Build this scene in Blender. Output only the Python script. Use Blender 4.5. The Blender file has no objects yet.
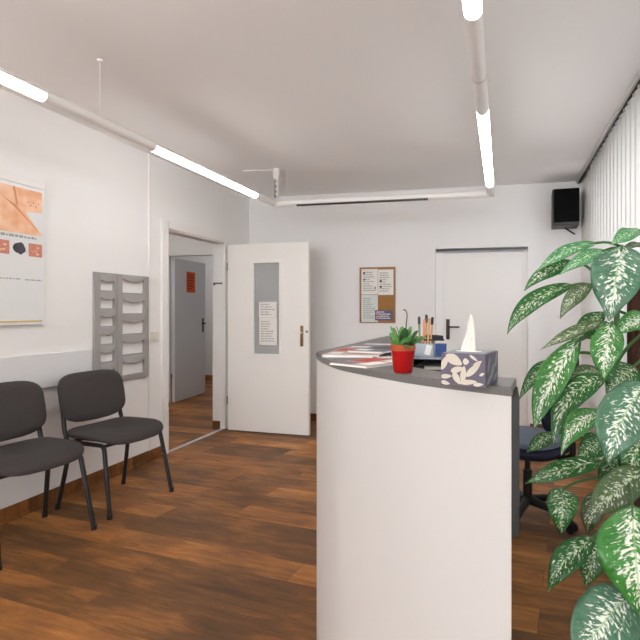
import bpy, bmesh, math, random
from mathutils import Vector, Matrix
random.seed(7)
sc = bpy.context.scene
COL = sc.collection
V = Vector
pi = math.pi

# ------------------------------------------------------------------ camera model (level camera, 640 px frame)
H = 1.285
F, CX, CY = 500.0, 395.0, 310.0
YAW = math.atan2(107.0, 500.0)
FW = V((-math.sin(YAW), math.cos(YAW), 0)); RT = V((math.cos(YAW), math.sin(YAW), 0))
def P(x, y, d):
    return V((0, 0, H)) + d * (FW + RT * ((x - CX) / F) + V((0, 0, 1)) * ((CY - y) / F))
def PZ(x, y, z):
    return P(x, y, (z - H) * F / (CY - y))
def PXp(x, y, X):
    r = FW + RT * ((x - CX) / F)
    return P(x, y, X / r.x)
def PYp(x, y, Y):
    r = FW + RT * ((x - CX) / F)
    return P(x, y, Y / r.y)

# ------------------------------------------------------------------ materials
def lin(c):
    def f(v):
        v /= 255.0
        return v / 12.92 if v <= .04045 else ((v + .055) / 1.055) ** 2.4
    return (f(c[0]), f(c[1]), f(c[2]), 1)
MATS = {}
def mat(name, rgb, rough=.6, metal=0, spec=.5, noise=0, nscale=40, bump=0, bscale=200, coat=0):
    if name in MATS: return MATS[name]
    m = bpy.data.materials.new(name); m.use_nodes = True
    nt = m.node_tree; b = nt.nodes['Principled BSDF']
    b.inputs['Base Color'].default_value = lin(rgb)
    b.inputs['Roughness'].default_value = rough
    b.inputs['Metallic'].default_value = metal
    b.inputs['Specular IOR Level'].default_value = spec
    b.inputs['Coat Weight'].default_value = coat
    tc = nt.nodes.new('ShaderNodeTexCoord')
    n = nt.nodes.new('ShaderNodeTexNoise'); n.inputs['Scale'].default_value = nscale; n.inputs['Detail'].default_value = 4
    nt.links.new(tc.outputs['Object'], n.inputs['Vector'])
    mx = nt.nodes.new('ShaderNodeMix'); mx.data_type = 'RGBA'
    c = lin(rgb); k = 1 - (noise or .03)
    mx.inputs['A'].default_value = (c[0]*k, c[1]*k, c[2]*k, 1); mx.inputs['B'].default_value = c
    nt.links.new(n.outputs['Fac'], mx.inputs['Factor'])
    nt.links.new(mx.outputs['Result'], b.inputs['Base Color'])
    if bump:
        n2 = nt.nodes.new('ShaderNodeTexNoise'); n2.inputs['Scale'].default_value = bscale; n2.inputs['Detail'].default_value = 3
        nt.links.new(tc.outputs['Object'], n2.inputs['Vector'])
        bp = nt.nodes.new('ShaderNodeBump'); bp.inputs['Strength'].default_value = bump; bp.inputs['Distance'].default_value = .002
        nt.links.new(n2.outputs['Fac'], bp.inputs['Height'])
        nt.links.new(bp.outputs['Normal'], b.inputs['Normal'])
    MATS[name] = m
    return m
def emat(name, rgb, strength):
    m = bpy.data.materials.new(name); m.use_nodes = True
    b = m.node_tree.nodes['Principled BSDF']
    b.inputs['Base Color'].default_value = (.9, .9, .9, 1)
    b.inputs['Emission Color'].default_value = (rgb[0], rgb[1], rgb[2], 1)
    b.inputs['Emission Strength'].default_value = strength
    MATS[name] = m
    return m

M_wall = mat('wall_paint', (240, 239, 238), .85, bump=.12, bscale=90, noise=.02, nscale=3)
M_ceil = mat('ceiling_paint', (240, 239, 239), .9, noise=.02, nscale=2)
M_white = mat('white_enamel', (236, 233, 230), .38)
M_door = mat('door_enamel', (245, 243, 239), .4)
M_trimw = mat('casing_enamel', (238, 236, 234), .4)
M_greydoor = mat('grey_door_paint', (224, 228, 233), .5)
M_hall = mat('hall_paint', (234, 234, 234), .85)
M_panelw = mat('counter_white_laminate', (203, 201, 198), .42, noise=.015, nscale=5)
M_grey = mat('counter_grey_laminate', (108, 106, 104), .4, noise=.18, nscale=120)
M_greyd = mat('counter_dark_laminate', (27, 27, 28), .55, noise=.1, nscale=120)
M_fab = mat('charcoal_fabric', (76, 70, 69), .95, noise=.6, nscale=170, bump=.6, bscale=700)
M_blkmet = mat('black_steel', (26, 26, 28), .4, spec=.5)
M_blkpl = mat('black_plastic', (20, 20, 22), .5)
M_grille = mat('black_grille', (9, 9, 10), .85, spec=.15)
M_spkgrey = mat('speaker_shell', (46, 46, 48), .5)
M_alu = mat('grey_rail', (190, 190, 190), .4)
M_lamp = mat('lamp_housing', (240, 238, 235), .35)
M_dark = mat('dark_slot', (45, 43, 42), .7)
M_rack = mat('rack_grey', (160, 157, 155), .55, noise=.06)
M_rackf = mat('rack_pocket_grey', (166, 163, 161), .5, noise=.06)
M_board = mat('protection_board', (226, 226, 228), .5)
M_boardshade = mat('board_shade_line', (150, 158, 168), .5)  # blue-grey tone of the shadow at the board's lower edge
M_base = None
M_navy = mat('navy_fabric', (34, 36, 62), .9, noise=.2, nscale=300)
M_seatlit = mat('navy_fabric_lit', (112, 122, 138), .9, noise=.35, nscale=150)  # lighter tone of the lit seat top, put into the colour
M_paper = mat('paper', (238, 235, 230), .8)
M_paperg = mat('paper_greenish', (222, 228, 222), .8)
M_ink = mat('ink_grey', (172, 170, 170), .8)
M_inkd = mat('ink_dark', (70, 70, 76), .8)
M_orange = mat('orange_paper', (226, 92, 40), .8)
M_oink = mat('orange_print', (140, 48, 20), .8)
M_cork = mat('cork', (176, 128, 74), .95, noise=.4, nscale=160)
M_corkfr = mat('pine_frame', (168, 122, 82), .6, noise=.2, nscale=60)
M_violet = mat('violet_card', (120, 116, 146), .7, noise=.5, nscale=70)
M_pink = mat('pink_print', (190, 150, 165), .7)
M_red = mat('red_glaze', (168, 12, 18), .25, coat=.3)
M_terra = mat('terracotta', (176, 78, 40), .8, noise=.15)
M_soil = mat('soil', (50, 36, 26), 1, noise=.5, nscale=90)
M_succ = mat('succulent_green', (104, 160, 84), .5, noise=.35, nscale=60)
M_succd = mat('succulent_dark', (52, 96, 52), .5, noise=.3, nscale=60)
M_stem = mat('petiole_green', (70, 112, 56), .55, noise=.3, nscale=80)
M_stemd = mat('petiole_brown', (74, 66, 52), .7, noise=.3, nscale=80)
M_pole = mat('moss_pole', (72, 40, 28), 1, noise=.55, nscale=60, bump=1, bscale=120)
M_pot = mat('planter_glaze', (70, 66, 64), .5)
M_tissue = mat('tissue', (226, 222, 215), .9)
M_brass = mat('old_brass', (150, 126, 84), .35, metal=.8)
M_steel = mat('steel', (150, 150, 150), .35, metal=.8)
M_switch = mat('switch_cream', (226, 220, 200), .4)
M_blue = mat('blue_card', (44, 78, 138), .6)
M_pgrey = mat('smoky_plastic', (172, 182, 194), .3, noise=.2, nscale=60)
M_skin = None
M_yell = mat('ochre_line', (222, 190, 120), .7)
M_wood = mat('pencil_wood', (206, 160, 112), .6)
M_pinkp = mat('pink_pencil', (228, 150, 130), .5)
M_greenp = mat('green_pen', (120, 150, 110), .5)
M_redp = mat('red_print', (206, 84, 76), .6, noise=.4, nscale=60)
M_magd = mat('magazine_dark', (64, 66, 78), .45, noise=.6, nscale=60)
M_magb = mat('magazine_bluegrey', (128, 130, 148), .4, noise=.5, nscale=50)
M_magr = mat('magazine_rose', (204, 170, 160), .4, noise=.4, nscale=50)
M_extgrey = mat('outside_render', (190, 190, 190), .9)
# light sources: warm-white fluorescent diffusers, plus added unseen hall lamps
M_tube = emat('tube_glow', (1, .975, .955), 11)
M_fillglow = emat('hall_fill_glow', (1, .98, .95), 26)
M_filldim = emat('end_room_fill_glow', (1, .98, .96), 16)

def floor_mat(name, dark, light, tint):
    m = bpy.data.materials.new(name); m.use_nodes = True
    nt = m.node_tree; L = nt.links.new; b = nt.nodes['Principled BSDF']
    tc = nt.nodes.new('ShaderNodeTexCoord')
    mp = nt.nodes.new('ShaderNodeMapping'); mp.inputs['Rotation'].default_value = (0, 0, math.radians(7.5)); mp.inputs['Location'].default_value = (.33, .05, 0)
    L(tc.outputs['Object'], mp.inputs['Vector'])
    br = nt.nodes.new('ShaderNodeTexBrick')
    br.offset = .37; br.inputs['Scale'].default_value = 1
    br.inputs['Brick Width'].default_value = 1.15; br.inputs['Row Height'].default_value = .18
    br.inputs['Mortar Size'].default_value = .0012; br.inputs['Mortar Smooth'].default_value = .3; br.inputs['Bias'].default_value = -.1
    br.inputs['Color1'].default_value = (0, 0, 0, 1); br.inputs['Color2'].default_value = (1, 1, 1, 1); br.inputs['Mortar'].default_value = (.2, .2, .2, 1)
    L(mp.outputs['Vector'], br.inputs['Vector'])
    # grain stretched along the plank, shifted per plank
    sp = nt.nodes.new('ShaderNodeVectorMath'); sp.operation = 'MULTIPLY'; sp.inputs[1].default_value = (2.4, 17, 1)
    L(mp.outputs['Vector'], sp.inputs[0])
    ad = nt.nodes.new('ShaderNodeVectorMath'); ad.operation = 'ADD'
    sc2 = nt.nodes.new('ShaderNodeVectorMath'); sc2.operation = 'SCALE'; sc2.inputs['Scale'].default_value = 17
    L(br.outputs['Color'], sc2.inputs[0]); L(sp.outputs[0], ad.inputs[0]); L(sc2.outputs[0], ad.inputs[1])
    n1 = nt.nodes.new('ShaderNodeTexNoise'); n1.inputs['Scale'].default_value = 1.6; n1.inputs['Detail'].default_value = 8; n1.inputs['Roughness'].default_value = .68; n1.inputs['Distortion'].default_value = .6
    L(ad.outputs[0], n1.inputs['Vector'])
    n2 = nt.nodes.new('ShaderNodeTexNoise'); n2.inputs['Scale'].default_value = 3.2; n2.inputs['Detail'].default_value = 5
    ad2 = nt.nodes.new('ShaderNodeVectorMath'); ad2.operation = 'ADD'
    sp2 = nt.nodes.new('ShaderNodeVectorMath'); sp2.operation = 'MULTIPLY'; sp2.inputs[1].default_value = (.8, 1.7, 1)
    L(mp.outputs['Vector'], sp2.inputs[0]); L(sp2.outputs[0], ad2.inputs[0]); L(sc2.outputs[0], ad2.inputs[1]); L(ad2.outputs[0], n2.inputs['Vector'])
    # sum -> ramp
    def math_(op, a, bb):
        x = nt.nodes.new('ShaderNodeMath'); x.operation = op
        for i, s in enumerate((a, bb)):
            if isinstance(s, (int, float)): x.inputs[i].default_value = s
            else: L(s, x.inputs[i])
        return x.outputs[0]
    s = math_('ADD', math_('MULTIPLY', n1.outputs['Fac'], .85), math_('MULTIPLY', n2.outputs['Fac'], .75))
    s = math_('ADD', s, math_('MULTIPLY', br.outputs['Color'], .34))
    s = math_('SUBTRACT', s, .46)
    rp = nt.nodes.new('ShaderNodeValToRGB')
    e = rp.color_ramp.elements
    e[0].position = .08; e[0].color = lin(dark); e[1].position = .92; e[1].color = lin(light)
    x = e.new(.36); x.color = lin(tuple((dark[i]*.6 + tint[i]*.4) for i in range(3)))
    x = e.new(.62); x.color = lin(tint)
    L(s, rp.inputs['Fac'])
    mx = nt.nodes.new('ShaderNodeMix'); mx.data_type = 'RGBA'; mx.blend_type = 'MULTIPLY'
    L(br.outputs['Fac'], mx.inputs['Factor']); L(rp.outputs['Color'], mx.inputs['A']); mx.inputs['B'].default_value = (.45, .4, .36, 1)
    L(mx.outputs['Result'], b.inputs['Base Color'])
    b.inputs['Roughness'].default_value = .48; b.inputs['Specular IOR Level'].default_value = .25
    bp = nt.nodes.new('ShaderNodeBump'); bp.inputs['Strength'].default_value = .15; bp.inputs['Distance'].default_value = .002
    L(n1.outputs['Fac'], bp.inputs['Height']); L(bp.outputs['Normal'], b.inputs['Normal'])
    return m
M_floor = floor_mat('brown_plank_vinyl', (78, 55, 36), (210, 154, 90), (164, 107, 55))
M_base = floor_mat('brown_skirting', (88, 58, 34), (196, 140, 86), (152, 100, 56))

def blind_mat():
    m = bpy.data.materials.new('blind_fabric'); m.use_nodes = True
    nt = m.node_tree; L = nt.links.new
    for n in list(nt.nodes):
        if n.type == 'BSDF_PRINCIPLED': nt.nodes.remove(n)
    out = [n for n in nt.nodes if n.type == 'OUTPUT_MATERIAL'][0]
    d = nt.nodes.new('ShaderNodeBsdfDiffuse'); t = nt.nodes.new('ShaderNodeBsdfTranslucent'); mx = nt.nodes.new('ShaderNodeMixShader')
    tc = nt.nodes.new('ShaderNodeTexCoord'); n = nt.nodes.new('ShaderNodeTexNoise'); n.inputs['Scale'].default_value = 200
    L(tc.outputs['Object'], n.inputs['Vector'])
    rp = nt.nodes.new('ShaderNodeValToRGB'); rp.color_ramp.elements[0].color = (.80, .80, .79, 1); rp.color_ramp.elements[1].color = (.86, .86, .85, 1)
    L(n.outputs['Fac'], rp.inputs['Fac']); L(rp.outputs['Color'], d.inputs['Color']); L(rp.outputs['Color'], t.inputs['Color'])
    mx.inputs['Fac'].default_value = .22
    L(d.outputs[0], mx.inputs[1]); L(t.outputs[0], mx.inputs[2]); L(mx.outputs[0], out.inputs['Surface'])
    return m
M_blind = blind_mat()

def glass_mat(name, tint, gl=.12, rough=.1, frost=0):
    m = bpy.data.materials.new(name); m.use_nodes = True
    nt = m.node_tree; L = nt.links.new
    for n in list(nt.nodes):
        if n.type == 'BSDF_PRINCIPLED': nt.nodes.remove(n)
    out = [n for n in nt.nodes if n.type == 'OUTPUT_MATERIAL'][0]
    t = nt.nodes.new('ShaderNodeBsdfTransparent'); t.inputs['Color'].default_value = (*tint, 1)
    g = nt.nodes.new('ShaderNodeBsdfGlossy'); g.inputs['Roughness'].default_value = rough
    fr = nt.nodes.new('ShaderNodeLayerWeight'); fr.inputs['Blend'].default_value = gl
    mx = nt.nodes.new('ShaderNodeMixShader')
    L(fr.outputs['Fresnel'], mx.inputs['Fac']); L(t.outputs[0], mx.inputs[1]); L(g.outputs[0], mx.inputs[2]); L(mx.outputs[0], out.inputs['Surface'])
    if frost:
        d = nt.nodes.new('ShaderNodeBsdfDiffuse'); d.inputs['Color'].default_value = (.6, .61, .62, 1)
        m2 = nt.nodes.new('ShaderNodeMixShader'); m2.inputs['Fac'].default_value = frost
        L(mx.outputs[0], m2.inputs[1]); L(d.outputs[0], m2.inputs[2]); L(m2.outputs[0], out.inputs['Surface'])
    return m
M_pane = glass_mat('door_pane_glass', (.9, .92, .93), .12, .2, .4)
M_winglass = glass_mat('window_glass', (.96, .97, .97), .1, .0)

def leaf_mat(name, c1, c2, cream, amount):
    m = bpy.data.materials.new(name); m.use_nodes = True
    nt = m.node_tree; L = nt.links.new; b = nt.nodes['Principled BSDF']
    uv = nt.nodes.new('ShaderNodeUVMap'); sx = nt.nodes.new('ShaderNodeSeparateXYZ'); L(uv.outputs['UV'], sx.inputs[0])
    def mth(op, a, bb=0, cc=None):
        x = nt.nodes.new('ShaderNodeMath'); x.operation = op
        for i, s in enumerate((a, bb, cc)):
            if s is None: continue
            if isinstance(s, (int, float)): x.inputs[i].default_value = s
            else: L(s, x.inputs[i])
        return x.outputs[0]
    a = mth('MULTIPLY', mth('ABSOLUTE', mth('SUBTRACT', sx.outputs[0], .5)), 2)
    oi = nt.nodes.new('ShaderNodeObjectInfo')
    w = mth('MULTIPLY', oi.outputs['Random'], 40)
    vs = mth('SUBTRACT', sx.outputs[1], mth('MULTIPLY', a, .16))       # slant along the side veins
    cb = nt.nodes.new('ShaderNodeCombineXYZ')
    L(mth('MULTIPLY', sx.outputs[0], 5), cb.inputs[0]); L(mth('MULTIPLY', vs, 17), cb.inputs[1])
    n = nt.nodes.new('ShaderNodeTexNoise'); n.noise_dimensions = '4D'; n.inputs['Scale'].default_value = 1.9; n.inputs['Detail'].default_value = 2.5; n.inputs['Roughness'].default_value = .55; n.inputs['Distortion'].default_value = .5
    L(cb.outputs[0], n.inputs['Vector']); L(w, n.inputs['W'])
    f = mth('ADD', n.outputs['Fac'], mth('MULTIPLY', mth('SUBTRACT', .55, a), amount))
    f = mth('MULTIPLY', mth('SUBTRACT', f, .557), 11)
    cl = nt.nodes.new('ShaderNodeClamp'); L(f, cl.inputs['Value'])
    edge = mth('LESS_THAN', a, .86)
    mask = mth('MULTIPLY', cl.outputs[0], edge)
    n2 = nt.nodes.new('ShaderNodeTexNoise'); n2.noise_dimensions = '4D'; n2.inputs['Scale'].default_value = 1.0
    L(cb.outputs[0], n2.inputs['Vector']); L(mth('ADD', w, 7), n2.inputs['W'])
    g = nt.nodes.new('ShaderNodeMix'); g.data_type = 'RGBA'; L(n2.outputs['Fac'], g.inputs['Factor']); g.inputs['A'].default_value = lin(c1); g.inputs['B'].default_value = lin(c2)
    mx = nt.nodes.new('ShaderNodeMix'); mx.data_type = 'RGBA'; L(mask, mx.inputs['Factor']); L(g.outputs['Result'], mx.inputs['A']); mx.inputs['B'].default_value = lin(cream)
    mid = mth('LESS_THAN', a, .035)
    m2 = nt.nodes.new('ShaderNodeMix'); m2.data_type = 'RGBA'; L(mth('MULTIPLY', mid, .6), m2.inputs['Factor']); L(mx.outputs['Result'], m2.inputs['A']); m2.inputs['B'].default_value = lin((150, 190, 120))
    L(m2.outputs['Result'], b.inputs['Base Color'])
    b.inputs['Coat Weight'].default_value = .3; b.inputs['Coat Roughness'].default_value = .2; b.inputs['Roughness'].default_value = .34; b.inputs['Specular IOR Level'].default_value = .5
    # ribbing by the side veins
    sn = mth('SINE', mth('MULTIPLY', vs, 110))
    bp = nt.nodes.new('ShaderNodeBump'); bp.inputs['Strength'].default_value = .25; bp.inputs['Distance'].default_value = .002
    L(sn, bp.inputs['Height']); L(bp.outputs['Normal'], b.inputs['Normal'])
    out = [x for x in nt.nodes if x.type == 'OUTPUT_MATERIAL'][0]
    tr = nt.nodes.new('ShaderNodeBsdfTranslucent'); L(m2.outputs['Result'], tr.inputs['Color'])
    ms = nt.nodes.new('ShaderNodeMixShader'); ms.inputs['Fac'].default_value = .22
    L(b.outputs[0], ms.inputs[1]); L(tr.outputs[0], ms.inputs[2]); L(ms.outputs[0], out.inputs['Surface'])
    return m
LM = {'deep': leaf_mat('leaf_deep', (10, 54, 20), (42, 128, 42), (224, 232, 202), .13),
      'light': leaf_mat('leaf_light', (44, 120, 66), (92, 170, 104), (226, 238, 214), .12),
      'olive': leaf_mat('leaf_olive', (58, 84, 44), (98, 122, 74), (218, 222, 200), .16),
      'big': leaf_mat('leaf_grey_green', (44, 92, 68), (92, 142, 108), (236, 242, 228), .22),
      'cream': leaf_mat('leaf_cream', (22, 88, 30), (78, 160, 62), (240, 242, 226), .25)}

def skin_mat():
    m = bpy.data.materials.new('peach_print'); m.use_nodes = True
    nt = m.node_tree; L = nt.links.new; b = nt.nodes['Principled BSDF']
    tc = nt.nodes.new('ShaderNodeTexCoord'); n = nt.nodes.new('ShaderNodeTexNoise'); n.inputs['Scale'].default_value = 9
    L(tc.outputs['Object'], n.inputs['Vector'])
    rp = nt.nodes.new('ShaderNodeValToRGB'); e = rp.color_ramp.elements
    e[0].position = .3; e[0].color = lin((236, 164, 116)); e[1].position = .7; e[1].color = lin((250, 214, 182))
    L(n.outputs['Fac'], rp.inputs['Fac']); L(rp.outputs['Color'], b.inputs['Base Color']); b.inputs['Roughness'].default_value = .4
    return m
M_skin = skin_mat()
M_crease = mat('print_crease', (230, 154, 106), .4, noise=.2, nscale=20)
M_pinkpic = mat('print_rose', (226, 150, 130), .4, noise=.4, nscale=60)
M_darkpic = mat('print_dark', (78, 76, 84), .4, noise=.5, nscale=80)
M_poster = mat('poster_ground', (232, 234, 234), .3)
M_box = None
def tissue_mat():
    m = bpy.data.materials.new('tissue_box_card'); m.use_nodes = True
    b = m.node_tree.nodes['Principled BSDF']; nt = m.node_tree; L = nt.links.new
    tc = nt.nodes.new('ShaderNodeTexCoord'); n = nt.nodes.new('ShaderNodeTexNoise'); n.inputs['Scale'].default_value = 30
    L(tc.outputs['Object'], n.inputs['Vector'])
    rp = nt.nodes.new('ShaderNodeValToRGB'); e = rp.color_ramp.elements
    e[0].color = lin((76, 68, 86)); e[1].color = lin((96, 88, 106))
    L(n.outputs['Fac'], rp.inputs['Fac']); L(rp.outputs['Color'], b.inputs['Base Color']); b.inputs['Roughness'].default_value = .5
    return m
M_box = tissue_mat()
M_boxleaf = mat('tissue_box_leaf_print', (196, 188, 172), .5)
M_boxside = mat('tissue_box_side', (140, 144, 150), .5, noise=.25, nscale=60)

# ------------------------------------------------------------------ mesh building
class MB:
    def __init__(s):
        s.bm = bmesh.new(); s.mats = []; s.uv = s.bm.loops.layers.uv.new('UVMap')
    def mi(s, m):
        if m not in s.mats: s.mats.append(m)
        return s.mats.index(m)
    def face(s, pts, m, M=None):
        vs = [s.bm.verts.new((M @ V(p)) if M else V(p)) for p in pts]
        f = s.bm.faces.new(vs); f.material_index = s.mi(m); return f
    def join(s, t, m, M=None):
        k = s.mi(m); mp = {}
        for v in t.verts: mp[v] = s.bm.verts.new((M @ v.co) if M else v.co)
        for f in t.faces:
            try:
                g = s.bm.faces.new([mp[v] for v in f.verts]); g.material_index = k
            except ValueError: pass
        t.free()
    def box(s, lo, hi, m, bev=0, M=None, seg=2):
        t = bmesh.new(); bmesh.ops.create_cube(t, size=1)
        lo, hi = V(lo), V(hi)
        for v in t.verts:
            v.co = V([(lo[i] + hi[i]) / 2 + v.co[i] * (hi[i] - lo[i]) for i in range(3)])
        if bev: bmesh.ops.bevel(t, geom=t.edges[:], offset=bev, segments=seg, affect='EDGES', profile=.6)
        s.join(t, m, M); return s
    def prism(s, poly, z0, z1, m, M=None, bev=0):
        t = bmesh.new()
        a = [t.verts.new((p[0], p[1], z0)) for p in poly]; b = [t.verts.new((p[0], p[1], z1)) for p in poly]
        n = len(poly); t.faces.new(a[::-1]); t.faces.new(b)
        for i in range(n): t.faces.new((a[i], a[(i+1) % n], b[(i+1) % n], b[i]))
        bmesh.ops.recalc_face_normals(t, faces=t.faces[:])
        if bev:
            ed = [e for e in t.edges if abs(e.verts[0].co.z - e.verts[1].co.z) < 1e-6]
            bmesh.ops.bevel(t, geom=ed, offset=bev, segments=2, affect='EDGES')
        s.join(t, m, M); return s
    def tube(s, path, r, m, n=10, M=None, cap=True):
        path = [V(p) for p in path]; k = len(path)
        rs = r if isinstance(r, (list, tuple)) else [r] * k
        t = bmesh.new(); rings = []; prev = None
        for i, p in enumerate(path):
            d = (path[min(i+1, k-1)] - path[max(i-1, 0)]).normalized()
            if prev is None:
                a = d.cross(V((0, 0, 1)))
                if a.length < .05: a = d.cross(V((1, 0, 0)))
            else:
                a = prev - d * prev.dot(d)
            a.normalize(); prev = a; b = d.cross(a)
            rings.append([t.verts.new(p + rs[i] * (a * math.cos(2*pi*j/n) + b * math.sin(2*pi*j/n))) for j in range(n)])
        for i in range(k-1):
            for j in range(n):
                t.faces.new((rings[i][j], rings[i][(j+1) % n], rings[i+1][(j+1) % n], rings[i+1][j]))
        if cap: t.faces.new(rings[0][::-1]); t.faces.new(rings[-1])
        bmesh.ops.recalc_face_normals(t, faces=t.faces[:])
        s.join(t, m, M); return s
    def lathe(s, prof, c, m, n=28, M=None):
        t = bmesh.new(); rings = []
        for r, z in prof:
            if r < 1e-5: rings.append([t.verts.new((c[0], c[1], c[2] + z))])
            else: rings.append([t.verts.new((c[0] + r*math.cos(2*pi*j/n), c[1] + r*math.sin(2*pi*j/n), c[2] + z)) for j in range(n)])
        for a, b in zip(rings, rings[1:]):
            for j in range(n):
                q = [a[j % len(a)], a[(j+1) % len(a)], b[(j+1) % len(b)], b[j % len(b)]]
                u = []
                for v in q:
                    if v not in u: u.append(v)
                if len(u) > 2: t.faces.new(u)
        bmesh.ops.recalc_face_normals(t, faces=t.faces[:])
        s.join(t, m, M); return s
    def grid(s, fn, nu, nv, m, M=None):
        k = s.mi(m)
        g = [[s.bm.verts.new((M @ V(fn(i/nu, j/nv))) if M else V(fn(i/nu, j/nv))) for i in range(nu+1)] for j in range(nv+1)]
        for j in range(nv):
            for i in range(nu):
                f = s.bm.faces.new((g[j][i], g[j][i+1], g[j+1][i+1], g[j+1][i])); f.material_index = k
                for l, (a, b) in zip(f.loops, ((i, j), (i+1, j), (i+1, j+1), (i, j+1))):
                    l[s.uv].uv = (a/nu, b/nv)
        return s
    def rings(s, rr, m, M=None):
        """closed skin through a list of rings (equal length point lists); single points close the ends"""
        t = bmesh.new(); R = [[t.verts.new(p) for p in r] for r in rr]
        for a, b in zip(R, R[1:]):
            n = max(len(a), len(b))
            for j in range(n):
                u = []
                for v in (a[j % len(a)], a[(j+1) % len(a)], b[(j+1) % len(b)], b[j % len(b)]):
                    if v not in u: u.append(v)
                if len(u) > 2: t.faces.new(u)
        bmesh.ops.recalc_face_normals(t, faces=t.faces[:])
        s.join(t, m, M); return s
    def build(s, name, parent=None, smooth=40, solid=0):
        me = bpy.data.meshes.new(name); s.bm.normal_update()
        o = bpy.data.objects.new(name, me)
        if parent is None:
            vs = [v.co for v in s.bm.verts]
            lo = V([min(v[i] for v in vs) for i in range(3)]); hi = V([max(v[i] for v in vs) for i in range(3)])
            off = V(((lo.x+hi.x)/2, (lo.y+hi.y)/2, lo.z)); o.location = off
            bmesh.ops.translate(s.bm, verts=s.bm.verts[:], vec=-off)
        else:
            Mw = wm(parent).inverted(); bmesh.ops.transform(s.bm, matrix=Mw, verts=s.bm.verts[:])
            o.parent = parent
        s.bm.to_mesh(me); s.bm.free()
        for m in s.mats: me.materials.append(m)
        if smooth:
            me.shade_smooth(); me.set_sharp_from_angle(angle=math.radians(smooth))
        COL.objects.link(o)
        if solid:
            md = o.modifiers.new('thickness', 'SOLIDIFY'); md.thickness = solid; md.offset = 0
        return o
def wm(o):
    m = Matrix.Translation(o.location) @ o.rotation_euler.to_matrix().to_4x4()
    return wm(o.parent) @ m if o.parent else m
def tag(o, label, cat, group=None, kind=None):
    o['label'] = label; o['category'] = cat
    if group: o['group'] = group
    if kind: o['kind'] = kind
    return o
def thing(name, label, cat, loc=(0, 0, 0), rz=0, group=None, kind=None):
    o = bpy.data.objects.new(name, None); COL.objects.link(o)
    o.empty_display_size = .1
    o.location = loc; o.rotation_euler = (0, 0, rz)
    return tag(o, label, cat, group, kind)
def children(o): return [c for c in bpy.data.objects if c.parent == o]
def copy_tree(o, parent=None):
    kids = children(o)
    c = o.copy(); COL.objects.link(c)
    if parent: c.parent = parent
    for k in kids: copy_tree(k, c)
    return c
def TR(loc, rz=0, rx=0, ry=0):
    return Matrix.Translation(V(loc)) @ Matrix.Rotation(rz, 4, 'Z') @ Matrix.Rotation(ry, 4, 'Y') @ Matrix.Rotation(rx, 4, 'X')
def bez(a, b, c, n=12):
    a, b, c = V(a), V(b), V(c)
    return [a*(1-t)**2 + b*2*t*(1-t) + c*t*t for t in [i/n for i in range(n+1)]]
def fillet(pts, r, n=6):
    pts = [V(p) for p in pts]; out = [pts[0]]
    for a, b, c in zip(pts, pts[1:], pts[2:]):
        d1 = (a-b); d2 = (c-b); k = min(r, d1.length*.49, d2.length*.49)
        out += bez(b + d1.normalized()*k, b, b + d2.normalized()*k, n)
    out.append(pts[-1]); return out

# ------------------------------------------------------------------ the setting
XL, XR, YB, YF, ZC = -2.94, .80, 5.45, -4.0, 2.615
WT = .13
DY0, DY1, DZ = 3.96, 4.90, 2.015                # doorway in the left wall
def struct(mb, name, label, cat):
    return tag(mb.build(name, smooth=0), label, cat, kind='structure')

m = MB(); m.box((-6.2, YF-.1, -.06), (XR+.25, 8.3, 0), M_floor)
struct(m, 'floor', 'brown wood-look plank floor running from the room into the hall', 'floor')
m = MB(); m.box((XL-WT, YF-.1, ZC), (XR+.25, YB+.3, ZC+.1), M_ceil)
struct(m, 'ceiling', 'plain off-white ceiling above the waiting room and counter', 'ceiling')
m = MB(); w = (XL-WT, XL)
m.box((w[0], YF-.1, 0), (w[1], DY0, ZC), M_wall); m.box((w[0], DY1, 0), (w[1], YB+.3, ZC), M_wall); m.box((w[0], DY0, DZ), (w[1], DY1, ZC), M_wall)
struct(m, 'wall_left', 'white wall behind the two chairs with the open doorway', 'wall')
NX0, NX1, NZ = -.718, .268, 1.955
m = MB()
m.box((XL, YB, 0), (NX0, YB+.3, ZC), M_wall); m.box((NX1, YB, 0), (XR+.25, YB+.3, ZC), M_wall); m.box((NX0, YB, NZ), (NX1, YB+.3, ZC), M_wall)
m.box((NX0, YB+.2, 0), (NX1, YB+.3, NZ), M_wall)
struct(m, 'wall_back', 'white far wall with the pinboard, closed door and speaker', 'wall')
WY0, WY1, WZ0, WZ1 = -3.4, 4.72, .25, 2.5
m = MB(); w = (XR, XR+.25)
m.box((w[0], YF-.1, 0), (w[1], WY0, ZC), M_wall); m.box((w[0], WY1, 0), (w[1], YB, ZC), M_wall)
m.box((w[0], WY0, 0), (w[1], WY1, WZ0), M_wall); m.box((w[0], WY0, WZ1), (w[1], WY1, ZC), M_wall)
struct(m, 'wall_right', 'white right-hand wall with a wide window behind the vertical blinds', 'wall')
RX0, RX1, RZA, RZB = -2.8, .65, .35, 2.5
m = MB()
m.box((XL-WT, YF-.1, 0), (RX0, YF, ZC), M_wall); m.box((RX1, YF-.1, 0), (XR+.25, YF, ZC), M_wall); m.box((RX0, YF-.1, 0), (RX1, YF, RZA), M_wall); m.box((RX0, YF-.1, RZB), (RX1, YF, ZC), M_wall)
struct(m, 'wall_front', 'white wall behind the viewer with an added fill-light window', 'wall')
win2 = thing('window_fill', 'added white framed window behind the viewer, letting in fill daylight', 'window', ((RX0+RX1)/2, YF-.05, RZA), kind='structure')  # unseen window, added so daylight fills the ceiling and counter front
m = MB()
for x in [RX0 + .03 + i*(RX1-RX0-.06)/3 for i in range(4)]: m.box((x-.03, YF-.08, RZA), (x+.03, YF-.03, RZB), M_white)
m.box((RX0, YF-.08, RZA), (RX1, YF-.03, RZA+.05), M_white); m.box((RX0, YF-.08, RZB-.05), (RX1, YF-.03, RZB), M_white)
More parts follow.
